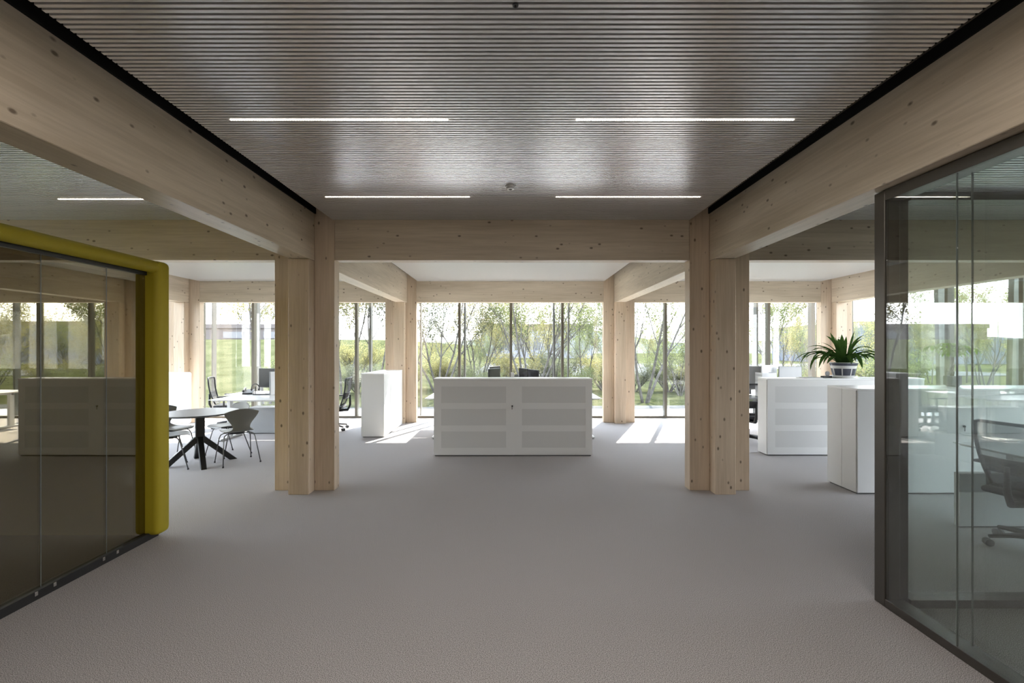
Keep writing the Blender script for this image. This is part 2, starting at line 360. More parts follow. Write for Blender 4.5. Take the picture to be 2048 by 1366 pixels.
# ------------------------------------------------------------------ ceiling lights and detector
def ceiling_light(x0, x1, y, label):
    t = thing('ceiling_light', label, 'light', ((x0+x1)/2, y, ZC)); h = (x1-x0)/2
    box(-h, h, -0.008, 0.008, 0.004, 0.022).build('housing', 'plinth', t)
    dots = MB(); n = int(2*h/0.0165)
    for i in range(n):
        c = -h+0.008+i*(2*h-0.016)/(n-1); dots.box(c-0.0048, c+0.0048, -0.0060, 0.0060, -0.003, 0.0045)
    dots.build('led_dots', 'led', t, kind='stuff')
    return t
def snap(y): return 5.244-SW/2-0.004-(round((5.244-SW/2-0.004-y)/PITCH-0.5)+0.5)*PITCH
L0 = ceiling_light(-1.815, -0.402, snap(2.949), 'nearer left linear ceiling light made of small warm dots')
dup(L0, ((.425+1.853-.02)/2, snap(2.949), ZC), 0, 'nearer right linear ceiling light made of small warm dots')
dup(L0, (-1.105, snap(4.45), ZC), 0, 'farther left linear ceiling light close to the cross beam')
dup(L0, (1.15, snap(4.45), ZC), 0, 'farther right linear ceiling light close to the cross beam')
dup(L0, (-3.78, snap(4.51), ZC), 0, 'linear ceiling light above the yellow booth, left of the long beam')
for x in (-5.2, -1.105, 1.15, 5.2):
    for y in (-3.2, -1.7, -0.2):
        if x > 5: continue
        o = dup(L0, (x, y, ZC-0.03), 0, 'linear ceiling light over the area behind the camera', 'ceiling lights behind the camera')
        ld = bpy.data.lights.new('lamp_fill_light', 'AREA'); ld.shape = 'RECTANGLE'; ld.size = 1.38; ld.size_y = 0.04; ld.energy = 5.6; ld.color = (1.0, 0.93, 0.86)  # fill: area light added to the unseen lamps only, to brighten the foreground
        lo = bpy.data.objects.new('lamp_fill_light', ld); C.objects.link(lo); lo.parent = o; lo.location = (0, 0, -0.008)
for x in (-1.105, 1.15):
    o = dup(L0, (x, snap(1.449), ZC), 0, 'linear ceiling light over the area behind the camera', 'ceiling lights behind the camera')
    ld = bpy.data.lights.new('lamp_fill_light', 'AREA'); ld.shape = 'RECTANGLE'; ld.size = 1.38; ld.size_y = 0.02; ld.energy = 5.6; ld.color = (1.0, 0.93, 0.86)  # same added fill for the lamps just above the view
    lo = bpy.data.objects.new('lamp_fill_light', ld); C.objects.link(lo); lo.parent = o; lo.location = (0, 0, -0.008)
t = thing('smoke_detector', 'small round white smoke detector on the slatted ceiling between the lights', 'detector', (X(1021, 4.15), 4.15, ZC))
MB().lathe([(0.046, -0.012), (0.050, -0.004), (0.050, 0.0)], 28).build('base', 'white', t, smooth=False)
MB().lathe([(0.018, -0.032), (0.034, -0.028), (0.040, -0.012)], 28).build('cover', 'white', t)
MB().lathe([(0.012, -0.035), (0.015, -0.0325)], 20).build('sensor', 'plinth', t)
t = thing('sprinkler_head', 'tiny black sprinkler head in the slats at the top edge', 'sprinkler', (X(1031, 1.96), 1.96, ZC))
MB().lathe([(0.013, -0.004), (0.013, 0.0)], 20).build('rosette', 'black', t)
MB().lathe([(0.004, -0.012), (0.004, -0.004)], 10).build('nozzle', 'black', t)

# ------------------------------------------------------------------ yellow booth
PX, PY1 = -3.12, 3.88
t = thing('meeting_booth', 'large yellow padded meeting booth with a glazed side, at the left edge', 'booth', (0, 0, 0))
XB, YN = -5.45, -0.6
end = MB().box(XB, -3.006, PY1, 4.035, 0.033, 2.392).build('end_panel', 'yellow', t, bevel=0.045, seg=4, smooth=True)
MB().box(XB, -3.006, YN-0.15, YN, 0.033, 2.392).build('end_panel', 'yellow', t, bevel=0.045, seg=4, smooth=True)
MB().tube([(-3.057, YN, 2.337), (-3.057, PY1+0.012, 2.337)], 0.053, 20).build('top_roll', 'yellow', t, smooth=True)
box(-5.45, -3.06, YN, PY1, 2.30, 2.385).build('roof', 'yellow', t)
box(-5.45, -5.35, YN, PY1, 0.05, 2.30).build('rear_wall', 'olive', t)
box(-5.34, -3.13, PY1-0.035, PY1-0.002, 0.06, 2.28).build('inner_lining', 'olive', t)
box(-5.34, -3.16, YN, PY1-0.04, 2.24, 2.298).build('inner_ceiling', 'olive', t)
box(-5.35, -3.16, YN, PY1-0.036, 0.03, 0.06).build('booth_floor', 'podfloor', t)
pl = box(-5.4, -3.085, YN, 3.99, 0.0, 0.058).build('plinth', 'podblack', t)
box(-3.145, -3.10, YN, PY1, 2.262, 2.292).build('glass_track', 'podblack', t)
joints = [0.55, 1.04, 1.54, 2.03, 2.525, 3.017, 3.508]
edges = [YN]+joints+[PY1]
for a, b in zip(edges, edges[1:]):
    box(PX-0.006, PX+0.006, a+0.003, b-0.003, 0.058, 2.266).build('pane', 'pod_pane', t)
for j in joints: box(PX-0.006, PX+0.0065, j-0.002, j+0.002, 0.06, 2.262).build('glass_joint', 'joint', t)
for j in joints[3:]+[4.002]:
    for dy in (-0.06, 0.06) if j < 4 else (-0.06,):
        c = MB().box(-3.0848, -3.078, j+dy-0.010, j+dy+0.010, 0.030, 0.056).build('clamp', 'steel', pl, bevel=0.002, seg=1)

# ------------------------------------------------------------------ glass room on the right
t = thing('glass_room', 'glazed meeting room with dark bronze frame under the right beam', 'glass room', (0, 0, 0))
GX, GY = 2.375, 2.965
box(GX-0.005, GX+0.148, GY-0.082, GY, 0, 2.64).build('corner_post', 'bronze', t, bevel=0.003, seg=1)
box(GX-0.005, GX+0.11, -1.2, GY-0.083, 0, 0.052).build('bottom_rail', 'bronze', t, bevel=0.002, seg=1)
box(GX-0.005, GX+0.11, -1.2, GY-0.083, 2.575, 2.64).build('top_rail', 'bronze', t, bevel=0.002, seg=1)
box(GX+0.149, 6.6, GY-0.10, GY, 0, 0.052).build('bottom_rail', 'bronze', t, bevel=0.002, seg=1)
box(GX+0.149, 6.6, GY-0.10, GY, 2.575, 2.64).build('top_rail', 'bronze', t, bevel=0.002, seg=1)
for a, b in ((-1.2, 0.03), (0.03, 1.23), (1.23, 2.426), (2.426, GY-0.083)):
    for dx in (0.006, 0.088):
        box(GX+dx-0.004, GX+dx+0.004, a+0.002, b-0.002, 0.05, 2.577).build('pane', 'room_pane', t)
    if b < 2.5:
        for dx in (0.006, 0.088): box(GX+dx-0.0045, GX+dx+0.0045, b-0.0019, b+0.0019, 0.05, 2.577).build('glass_joint', 'joint', t)
for a, b in ((GX+0.149, 4.0), (4.0, 5.3), (5.3, 6.6)):
    box(a+0.002, b-0.002, GY-0.054, GY-0.046, 0.05, 2.577).build('pane', 'room_pane', t)
box(GX+0.112, 6.6, -1.2, GY-0.001, 2.64, 2.68).build('room_ceiling', 'backing', t)
rs = MB(); y = GY-0.12
while y > -1.1: rs.box(GX+0.115, 6.55, y-SW/2, y+SW/2, 2.62, 2.64); y -= PITCH
rs.build('room_ceiling_slats', 'slat', t, kind='stuff')
box(6.55, 6.6, -1.2, GY-0.11, 0, 2.64).build('side_wall', 'plaster', t); box(GX+0.115, 6.55, -1.25, -1.2, 0, 2.64).build('rear_wall', 'plaster', t)

# ------------------------------------------------------------------ cabinets
def low_cabinet(x, y, wd, d, h, label, perf=True):
    """front faces -y, origin at front left floor corner"""
    t = thing('low_cabinet', label, 'cabinet', (x, y, 0))
    box(0, wd, 0.022, d, 0.018, h-0.022).build('body', 'white', t, bevel=0.002, seg=1)
    box(0.02, wd-0.02, 0.03, d-0.02, 0, 0.018).build('plinth', 'plinth', t)
    box(-0.001, wd+0.001, 0.0, d+0.001, h-0.022, h).build('top_panel', 'white_top', t, bevel=0.002, seg=1)
    hw = wd/2
    for i, (a, b, yo) in enumerate(((0.004, hw+0.02, 0.0), (hw+0.021, wd-0.004, 0.009))):
        z0 = 0.022 if i == 0 else 0.042; z1 = h-0.024
        if perf:
            dr = MB(); px0, px1 = a+0.115, b-0.125 if i == 0 else b-0.10
            rows = [(0.13, 0.38), (0.47, 0.72), (0.81, 1.06)]
            dr.box(a, px0, yo, yo+0.012, z0, z1); dr.box(px1, b, yo, yo+0.012, z0, z1)
            zs = [z0]+[q for r_ in rows for q in r_]+[z1]
            for q in range(0, len(zs), 2): dr.box(px0, px1, yo, yo+0.012, zs[q], zs[q+1])
            dr = dr.build('door', 'white', t)
            for r0, r1 in rows: box(px0, px1, yo+0.004, yo+0.010, r0, r1).build('perforated_panel', 'perf', dr)
        else:
            dr = box(a, b, yo, yo+0.012, z0, z1).build('door', 'white', t, bevel=0.0015, seg=1)
        if i == 0:
            MB().lathe([(0.009, 0), (0.012, 0.004), (0.012, 0.016), (0.006, 0.02)], 14).build('lock', 'black', dr).matrix_local = Matrix.Translation((b-0.032, -0.0005, 0.765)) @ Matrix.Rotation(PI/2, 4, 'X')
            box(b-0.039, b-0.031, -0.019, -0.016, 0.715, 0.752).build('key', 'black', dr)
    return t
low_cabinet(X(867, 6.893), 6.893, 2.409, 0.32, 1.182, 'wide low white cabinet with perforated sliding doors in the middle of the floor')
low_cabinet(3.91, 6.925, 2.40, 0.27, 1.182, 'low white cabinet with perforated doors under the big potted plant')
low_cabinet(3.884, 5.093, 2.40, 0.243, 1.186, 'plain-door low white cabinet nearest the glass room, key in its lock', perf=False)
t = thing('low_cabinet', 'plain white cabinet back to back behind the plain-door cabinet', 'cabinet', (3.884, 5.338, 0))
box(0, 2.4, 0, 0.24, 0.018, 1.164).build('body', 'white', t, bevel=0.002, seg=1); box(-0.001, 2.401, 0, 0.241, 1.164, 1.186).build('top_panel', 'white_top', t, bevel=0.002, seg=1); box(0.02, 2.38, 0.0, 0.22, 0, 0.018).build('plinth', 'plinth', t)
t = thing('tall_cupboard', 'white cupboard standing end-on before the left window column', 'cabinet', (-2.747, 8.36, 0))
box(0.02, 0.423, 0, 1.40, 0.015, 1.155).build('body', 'white', t, bevel=0.002, seg=1); box(0.0, 0.424, -0.001, 1.401, 1.155, 1.176).build('top_panel', 'white_top', t, bevel=0.002, seg=1)
box(0.03, 0.40, 0.02, 1.38, 0, 0.015).build('plinth', 'plinth', t)
for a in (0, 0.705): box(0.0, 0.016, a+0.01, a+0.69, 0.03, 1.15).build('door', 'white', t, bevel=0.002, seg=1)

# ------------------------------------------------------------------ desks
def desk(wd, d, label, x, y, group=None, z=0.74):
    t = thing('desk', label, 'desk', (x, y, 0))
    MB().prism([(0, 0.05, z-0.008), (0, d, z-0.008), (0, d, z), (0, 0, z), (0, 0, z-0.008)][1:], (wd, 0, 0)).build('tabletop', 'desk', t)
    box(0.03, wd-0.03, 0.04, d-0.03, z-0.025, z-0.0085).build('tabletop_underside', 'desk', t, bevel=0.006, seg=1)
    box(0.12, wd-0.12, d*0.45, d*0.45+0.05, z-0.07, z-0.026).build('crossbar', 'leg_white', t)
    for lx in (0.12, wd-0.18):
        lg = MB().box(lx, lx+0.06, d*0.42, d*0.42+0.09, 0.03, z-0.026).build('leg', 'leg_white', t, bevel=0.004, seg=1)
        box(lx-0.005, lx+0.065, 0.06, d-0.06, 0.012, 0.04).build('foot', 'leg_white', lg, bevel=0.006, seg=1)
        for fy in (0.085, d-0.085): MB().lathe([(0.02, 0), (0.02, 0.012)], 10, (lx+0.03, fy, 0)).build('glide', 'black', lg)
    return t
D = desk(1.58, 0.8, 'white desk behind the central cabinet, left one of the nearer pair', -1.54, 8.15)
dup(D, (0.06, 8.15, 0), 0, 'white desk behind the central cabinet, right one of the nearer pair')
dup(D, (-1.54, 8.97, 0), 0, 'white desk by the middle windows, left one of the farther pair')
dup(D, (0.06, 8.97, 0), 0, 'white desk by the middle windows, right one of the farther pair')
dup(D, (-5.26, 7.91, 0), 0, 'white desk nearest the round table, its end sticking out left of column')
dup(D, (-5.52, 8.76, 0), 0, 'white desk with telephone and monitor, farther of the left pair')
dup(D, (4.0, 8.25, 0), 0, 'white desk behind the perforated cabinet under the plant, its left end showing')
dup(D, (4.0, 9.07, 0), 0, 'white desk by the right far windows behind the grey monitors')
dup(D, (5.62, 8.25, 0), 0, 'white desk behind the big potted plant')
dd = desk(1.25, 0.8, 'white desk seen through the glass room, next to the mesh chair', 0, 0)
dd.location = (5.05, 3.12, 0); dd.rotation_euler = (0, 0, PI/2)
t = thing('modesty_screen', 'low white panel under the desk seen through the glass', 'panel', (4.1, 4.16, 0))
box(0, 0.9, 0, 0.05, 0.01, 0.50).build('body', 'white', t, bevel=0.004, seg=1); box(-0.002, 0.902, -0.012, -0.001, 0.33, 0.49).build('drawer', 'greyp', t); box(-0.002, 0.902, -0.012, -0.001, 0.02, 0.325).build('drawer', 'white', t); box(0.02, 0.88, 0.01, 0.04, 0, 0.01).build('plinth', 'plinth', t)
t = thing('low_storage', 'long low white storage unit beneath the left desks, shade painted grey', 'storage', (-5.05, 8.72, 0))
box(0, 1.45, 0, 0.34, 0.015, 0.50).build('body', 'greyp', t, bevel=0.003, seg=1); box(-0.002, 1.452, -0.012, -0.001, 0.02, 0.495).build('front_panel', 'greyp', t); box(0.02, 1.43, 0.02, 0.32, 0, 0.015).build('plinth', 'plinth', t)  # unit is white; the grey colour stands in for shade under the desks

def divider(x0, x1, y, z0, z1, label):
    t = thing('desk_divider', label, 'divider', (x0, y, z0)); box(0, x1-x0, 0, 0.03, 0.0, z1-z0).build('panel', 'white', t, bevel=0.008)
    box(0, 0.02, -0.004, 0.034, 0, z1-z0).build('end_trim', 'greyp', t)
    return t
divider(-4.62, -3.62, 8.718, 0.741, 1.19, 'white upright desk divider cut off by the left near column')

def monitor(x, y, rz, z0, label, sz=(0.54, 0.33), back='screen', frame='black', name='monitor', group=None):
    t = thing(name, label, 'monitor', (x, y, z0), rz, group)
    w_, h_ = sz; zb = 0.12
    box(-w_/2, w_/2, -0.012, 0.012, zb, zb+h_).build('housing', frame, t, bevel=0.004)
    box(-w_/2+0.008, w_/2-0.008, -0.0135, -0.0121, zb+0.012, zb+h_-0.008).build('screen', back, t)
    box(-0.03, 0.03, 0.0121, 0.04, 0.02, zb+h_*0.6).build('stand', frame, t, bevel=0.004)
    MB().box(-0.11, 0.11, -0.06, 0.10, 0.0, 0.012).build('stand_base', frame, t, bevel=0.003)
    box(-0.1, 0.1, 0.0121, 0.035, zb+h_*0.25, zb+h_*0.75).build('rear_cover', frame, t, bevel=0.01)
    return t
monitor(X(988, 8.55), 8.55, math.radians(68), 0.741, 'dark monitor rising behind the central cabinet, left one', sz=(0.5, 0.40))
monitor(X(1047, 8.45), 8.45, math.radians(-72), 0.741, 'dark monitor rising behind the central cabinet, middle one', sz=(0.46, 0.41))
monitor(X(1066, 8.75), 8.75, math.radians(-68), 0.741, 'dark monitor rising behind the central cabinet, rightmost and lowest', sz=(0.5, 0.37))
monitor(X(990, 9.35), 9.35, math.radians(66), 0.741, 'monitor mostly hidden behind the left dark one on the central desks', sz=(0.46, 0.41))
monitor(-4.72, 9.0, math.radians(-16), 0.741, 'large black monitor on the farther left desk', sz=(0.62, 0.38))
monitor(X(1499, 8.7), 8.7, math.radians(-30), 0.741, 'grey monitor partly hidden by the right near column', sz=(0.5, 0.44), frame='silver', back='greyp')
monitor(X(1538, 8.6), 8.6, math.radians(14), 0.741, 'silver monitor behind the perforated cabinet, left of pair', sz=(0.34, 0.46), frame='silver', back='silver')
monitor(X(1580, 8.5), 8.5, math.radians(-8), 0.741, 'boxy grey monitor behind the perforated cabinet, right of pair', sz=(0.40, 0.44), frame='greyp', back='silver')

# small desk items
t = thing('desk_telephone', 'black desk telephone on the farther left desk', 'telephone', (-5.14, 8.92, 0.741), 0.3)
MB().prism([(-0.09, -0.09, 0), (-0.09, 0.09, 0), (-0.09, 0.09, 0.09), (-0.09, -0.09, 0.03)], (0.18, 0, 0)).build('body', 'black', t, bevel=0.006)
MB().tube([(-0.07, -0.09, 0.06), (-0.07, -0.04, 0.085), (-0.07, 0.05, 0.12), (-0.07, 0.09, 0.11)], [0.022, 0.014, 0.014, 0.022], 10).build('handset', 'black', t, smooth=True)
t = thing('headset', 'black headset on its stand beside the desk telephone', 'headset', (-4.99, 8.90, 0.741))
MB().lathe([(0.05, 0), (0.05, 0.01), (0.008, 0.014), (0.008, 0.15), (0.012, 0.155)], 16).build('stand', 'black', t)
MB().tube([(0.075*math.cos(a), 0, 0.125+0.075*math.sin(a)) for a in [PI*k/10 for k in range(-1, 12)]], 0.009, 8).build('headband', 'black', t, smooth=True)
for s in (-1, 1): MB().lathe([(0.02, -0.012), (0.03, 0), (0.02, 0.012)], 14).build('ear_cup', 'black', t).matrix_local = Matrix.Translation((s*0.072, 0, 0.095)) @ Matrix.Rotation(PI/2, 4, 'Y')
t = thing('keyboard', 'small dark keyboard near the divider on the left desk', 'keyboard', (-4.75, 8.80, 0.741), 0.1)
box(-0.2, 0.2, -0.06, 0.06, 0, 0.012).build('case', 'black', t, bevel=0.003); k = MB()
for i in range(13):
    for j in range(4): k.box(-0.19+i*0.029, -0.165+i*0.029, -0.05+j*0.026, -0.029+j*0.026, 0.0121, 0.018)
k.build('keys', 'greyp', t, kind='stuff')
t = thing('small_box', 'small white box with a dark band on the central desks', 'box', (X(1025, 8.6), 8.6, 0.741))
box(-0.03, 0.03, -0.03, 0.03, 0, 0.44).build('carton', 'paper', t, bevel=0.003); box(-0.031, 0.031, -0.031, 0.031, 0.33, 0.36).build('band', 'plinth', t)
t = thing('pen_cup', 'small dark pen cup beside the white box on central desks', 'cup', (X(1032.5, 8.6), 8.62, 0.741))
MB().lathe([(0.03, 0), (0.033, 0.40), (0.029, 0.40), (0.027, 0.02)], 18).build('cup', 'greyp', t)
t = thing('paper_tray', 'pale grey paper tray on the desk left of the boxy monitors', 'tray', (X(1537, 8.3), 8.33, 0.741))
for k in range(5): box(-0.13, 0.13, -0.05, 0.18, k*0.1, k*0.1+0.008).build('tray', 'silver', t); 
box(-0.13, -0.122, -0.05, 0.18, 0, 0.45).build('side', 'silver', t); box(0.122, 0.13, -0.05, 0.18, 0, 0.45).build('side', 'silver', t); box(-0.13, 0.13, -0.056, -0.0505, 0.25, 0.45).build('front', 'silver', t)
t = thing('papers', 'stack of papers lying on the cabinet left of the big plant pot', 'papers', (4.62, 7.03, 1.1825), 0.15)
box(-0.15, 0.15, -0.1, 0.1, 0, 0.006).build('sheet_stack', 'paper', t); box(-0.11, 0.13, -0.09, 0.09, 0.0061, 0.011).build('top_sheet', 'greyp', t)
t = thing('tape_dispenser', 'small dark desk tool lying left of the big plant pot', 'dispenser', (4.90, 7.06, 1.1825), 0.2)
box(-0.08, 0.08, -0.03, 0.03, 0, 0.03).build('base', 'black', t, bevel=0.008); MB().lathe([(0.035, -0.01), (0.035, 0.01)], 20).build('tape_roll', 'greyp', t).matrix_local = Matrix.Translation((0.02, 0, 0.065)) @ Matrix.Rotation(PI/2, 4, 'X')
t = thing('documents', 'flat documents lying on the cabinet right of the big plant pot', 'papers', (5.55, 7.03, 1.1825), -0.1)
box(-0.2, 0.2, -0.1, 0.1, 0, 0.008).build('sheet_stack', 'paper', t)

# mobile white screen at left
t = thing('mobile_screen', 'white mobile partition screen with rounded corners beyond the round table, beside the yellow booth', 'screen', (-7.05, 9.25, 0))
pts = []
for cx, cz, a0 in ((0.51, 1.11, 0), (-0.51, 1.11, 90), (-0.51, 0.16, 180), (0.51, 0.16, 270)):
    for k in range(5):
        a = math.radians(a0+k*22.5); pts.append((cx+0.04*math.cos(a), -0.02, cz+0.04*math.sin(a)))
MB().prism(pts, (0, 0.04, 0)).build('panel', 'white_top', t, bevel=0.004)
for s in (-0.42, 0.42):
    f = box(s-0.02, s+0.02, -0.28, 0.28, 0.03, 0.05).build('foot', 'steel', t); box(s-0.015, s+0.015, -0.015, 0.015, 0.05, 0.14).build('upright', 'steel', f)
    [MB().lathe([(0.018, 0), (0.018, 0.03)], 10, (s, yy, 0)).build('caster', 'black', f) for yy in (-0.25, 0.25)]

# ------------------------------------------------------------------ round table and shell chairs
TX, TY = -4.43, 6.49
t = thing('round_table', 'round dark meeting table with black splayed legs', 'table', (TX, TY, 0))
MB().lathe([(0.44, 0.702), (0.485, 0.718), (0.49, 0.724), (0.486, 0.731)], 64).build('tabletop', 'tabletop', t)
MB().box(-0.055, 0.055, -0.055, 0.055, 0.36, 0.705, Matrix.Rotation(0.70, 4, 'Z')).build('pedestal', 'tableleg', t, bevel=0.01)
for k in range(4):
    a = 0.70+k*PI/2; c, s_ = math.cos(a), math.sin(a); wdt = 0.035
    n = Vector((-s_, c, 0))*wdt
    def P(r, z): return Vector((c*r, s_*r, z))
    prof = [P(0.0, 0.44), P(0.46, 0.0), P(0.36, 0.0), P(0.0, 0.335)]
    MB().prism([p-n for p in prof], n*2).build('leg', 'tableleg', t, bevel=0.004, seg=1)

def shell_chair():
    t = thing('shell_chair', '', 'chair', (0, 0, 0))
    # continuous moulded shell: v from seat front (0) over the bend to the top of the back (1); faces +y
    prof = [(0.23, 0.435, 0.15), (0.20, 0.452, 0.185), (0.12, 0.455, 0.205), (0.02, 0.447, 0.21), (-0.08, 0.443, 0.20), (-0.15, 0.452, 0.165), (-0.19, 0.478, 0.125), (-0.212, 0.52, 0.105), (-0.224, 0.57, 0.125), (-0.235, 0.63, 0.17), (-0.247, 0.69, 0.212), (-0.257, 0.74, 0.228), (-0.264, 0.775, 0.215), (-0.268, 0.795, 0.17)]
    nu = 9; mb = MB(); vs = []
    for i, (y, z, hw) in enumerate(prof):
        for j in range(nu):
            u = -1+2*j/(nu-1); x = hw*u
            cup = 0.05*u*u if i > 7 else 0.012*u*u
            vs.append((x, y+(cup if i > 6 else 0), z+(0.012*u*u if i <= 6 else (-0.03*u*u*(i > 11)))))
    fs = [(i*nu+j, i*nu+j+1, (i+1)*nu+j+1, (i+1)*nu+j) for i in range(len(prof)-1) for j in range(nu-1)]
    o = mb.add(vs, fs).build('seat_shell', 'shell', t, smooth=True)
    s = o.modifiers.new('thickness', 'SOLIDIFY'); s.thickness = 0.010; s.offset = -1
    s = o.modifiers.new('smooth', 'SUBSURF'); s.levels = 1; s.render_levels = 2
    for sx in (-1, 1):
        for fy, by in ((0.20, 0.08), (-0.22, -0.06)):
            lg = MB().tube([(sx*0.03, by*0.4, 0.425), (sx*0.15, by, 0.425), (sx*0.185, by+(fy-by)*0.15, 0.405), (sx*0.20, by+(fy-by)*0.3, 0.36), (sx*0.235, fy, 0.012)], 0.0075, 8).build('leg', 'chrome', t, smooth=True)
            MB().lathe([(0.012, 0), (0.011, 0.02)], 10, (sx*0.235, fy, 0)).build('leg_cap', 'black', lg)
    MB().lathe([(0.09, 0.415), (0.09, 0.432)], 16).build('hub', 'black', t)
    return t
SC = shell_chair()
def face(dx, dy): return math.atan2(dy, dx)-PI/2
def chair(x, y, dx, dy, label, first=False):
    if first: SC.location = (x, y, 0); SC.rotation_euler = (0, 0, face(dx, dy)); SC['label'] = label; SC['group'] = 'shell chairs at the round table'; return SC
    return dup(SC, (x, y, 0), face(dx, dy), label, 'shell chairs at the round table')
chair(-3.93, 6.55, -0.72, 0.69, 'grey shell chair right of the round table, its back fully in view', True)
chair(-4.36, 7.02, -0.45, -0.89, 'grey shell chair behind the round table, seat tucked under its far side')
chair(-4.66, 6.22, 0.80, 0.60, 'grey shell chair left in front of round table, half hidden by yellow booth')
chair(-5.02, 6.75, 0.95, -0.3, 'grey shell chair at the far left of the round table, only seat edge showing')

# ------------------------------------------------------------------ office chairs
def office_chair():
    t = thing('office_chair', '', 'chair', (0, 0, 0))     # faces +y
    seat = MB().box(-0.245, 0.245, -0.23, 0.25, 0.43, 0.485).build('seat', 'dark', t, bevel=0.03, seg=3, smooth=True)
    box(-0.12, 0.12, -0.12, 0.12, 0.36, 0.43).build('mechanism', 'black', t, bevel=0.015)
    MB().tube([(0, 0, 0.09), (0, 0, 0.24), (0, 0, 0.241), (0, 0, 0.37)], [0.03, 0.03, 0.017, 0.017], 14).build('gas_column', 'black', t, smooth=False)
    for k in range(5):
        a = k*2*PI/5+0.35; c, s = math.cos(a), math.sin(a)
        arm = MB().tube([(0.02*c, 0.02*s, 0.115), (0.15*c, 0.15*s, 0.105), (0.30*c, 0.30*s, 0.078)], [0.03, 0.022, 0.016], 8).build('base_arm', 'black', t)
        g = MB(); n = Vector((-s, c, 0))
        for d_ in (-0.018, 0.018):
            cc = Vector((0.305*c, 0.305*s, 0.03))+n*d_
            g.tube([cc-n*0.009, cc+n*0.009], 0.03, 14)
        g.build('caster', 'black', arm)
    # back frame: slightly leaning, mesh inside
    def bp(u, v):                       # u -1..1, v 0..1
        hw = 0.20+0.035*v-0.03*(1-v)**3; return Vector((u*hw, -0.235-0.10*v-0.035*math.sin(PI*v*0.9)+0.035*u*u, 0.50+0.54*v))
    L = [bp(-1, 0.02)]+[bp(-1, v/8) for v in range(1, 8)]+[bp(-0.93, 0.985), bp(-0.8, 1)]+[bp(u/4, 1) for u in range(-3, 4)]+[bp(0.8, 1), bp(0.93, 0.985)]+[bp(1, v/8) for v in range(7, 0, -1)]+[bp(1, 0.02)]
    bk = MB().tube(L+[L[0]], 0.014, 8).build('back_frame', 'black', t, smooth=True)
    vs = [bp(u/4*0.97, 0.02+v/8*0.96) for v in range(9) for u in range(-4, 5)]
    MB().add(vs, [(i*9+j, i*9+j+1, (i+1)*9+j+1, (i+1)*9+j) for i in range(8) for j in range(8)]).build('back_mesh', 'mesh', bk, smooth=True)
    vs = [bp(u/4*0.93, 0.25+v/4*0.22)+Vector((0, -0.02, 0)) for v in range(5) for u in range(-4, 5)]
    o = MB().add(vs, [(i*9+j, i*9+j+1, (i+1)*9+j+1, (i+1)*9+j) for i in range(4) for j in range(8)]).build('lumbar_pad', 'black', bk, smooth=True); s = o.modifiers.new('thickness', 'SOLIDIFY'); s.thickness = 0.015
    MB().tube([(0, -0.10, 0.385), (0, -0.30, 0.40), (0, -0.345, 0.50), (0, -0.345, 0.70)], [0.03, 0.028, 0.024, 0.018], 8).build('back_post', 'black', t, smooth=True)
    for s in (-1, 1):
        ar = MB().tube([(s*0.14, -0.02, 0.41), (s*0.30, -0.02, 0.42), (s*0.305, -0.02, 0.65)], [0.018, 0.018, 0.016], 8).build('armrest', 'black', t, smooth=True)
        MB().box(s*0.305-0.04, s*0.305+0.04, -0.14, 0.12, 0.65, 0.675).build('arm_pad', 'dark', ar, bevel=0.01)
    return t
OC = office_chair()
OC.location = (4.26, 3.68, 0); OC.rotation_euler = (0, 0, face(0.97, 0.24)); OC['label'] = 'black mesh office chair seen through the glass room at the right edge'; 
dup(OC, (-3.58, 9.15, 0), face(-1, -0.1), 'dark office chair showing between the left near column and the white cupboard')
dup(OC, (-5.85, 9.45, 0), face(1, 0.35), 'dark office chair with tilted back at the farther left desk')
dup(OC, (4.13, 7.92, 0), face(0.1, 1), 'black office chair half hidden by the right near column')
dup(OC, (1.05, 7.93, 0), face(-0.2, 0.9), 'office chair behind the central cabinet, only one caster showing at its right')

# ------------------------------------------------------------------ plants
def strap(length, e0, e1, wid, n=10):
    """strap leaf growing from the origin towards +x, its slope turning from e0 to e1 degrees"""
    x = z = 0.0; pts = [(0, 0)]
    for i in range(n):
        s = (i+0.5)/n; e = math.radians(e0+(e1-e0)*s**1.3); x += length/n*math.cos(e); z += length/n*math.sin(e); pts.append((x, z))
    vs = []
    for i, (px_, pz) in enumerate(pts):
        s = i/n; wv = wid*min(1, 0.45+1.6*s)*(1 if s < 0.72 else max(0.04, math.cos((s-0.72)/0.28*PI/2)))
        for u in (-1, 0, 1): vs.append((px_, u*wv/2, pz+0.18*wv*abs(u)))
    return vs, [(i*3+j, i*3+j+1, (i+1)*3+j+1, (i+1)*3+j) for i in range(n) for j in range(2)]
t = thing('potted_plant', 'big strap-leaved green plant in a white and blue patterned pot', 'plant', (X(1687, 7.06), 7.06, 1.183))
pot = MB().lathe([(0.10, 0.018), (0.135, 0.022), (0.165, 0.15), (0.185, 0.235), (0.175, 0.238), (0.16, 0.20)], 36).build('pot', 'potwhite', t, smooth=False)
MB().lathe([(0.13, 0.0), (0.165, 0.006), (0.178, 0.03), (0.172, 0.03), (0.155, 0.012)], 36).build('saucer', 'potwhite', t)
def ring(z0, z1, r0, r1, a0, a1, n):
    vs = []
    for i in range(n+1):
        a = a0+(a1-a0)*i/n
        for r_, z_ in ((r0, z0), (r1, z1)): vs.append((r_*math.cos(a), r_*math.sin(a), z_))
    return vs, [(2*i, 2*i+2, 2*i+3, 2*i+1) for i in range(n)]
def potr(z): return 0.135+(0.165-0.135)*(z-0.022)/0.128+0.0015 if z < 0.15 else 0.165+(0.02)*(z-0.15)/0.085+0.0015
MB().add(*ring(0.190, 0.230, potr(0.190), potr(0.230), 0, 2*PI, 36)).build('rim_band', 'potblue', pot)
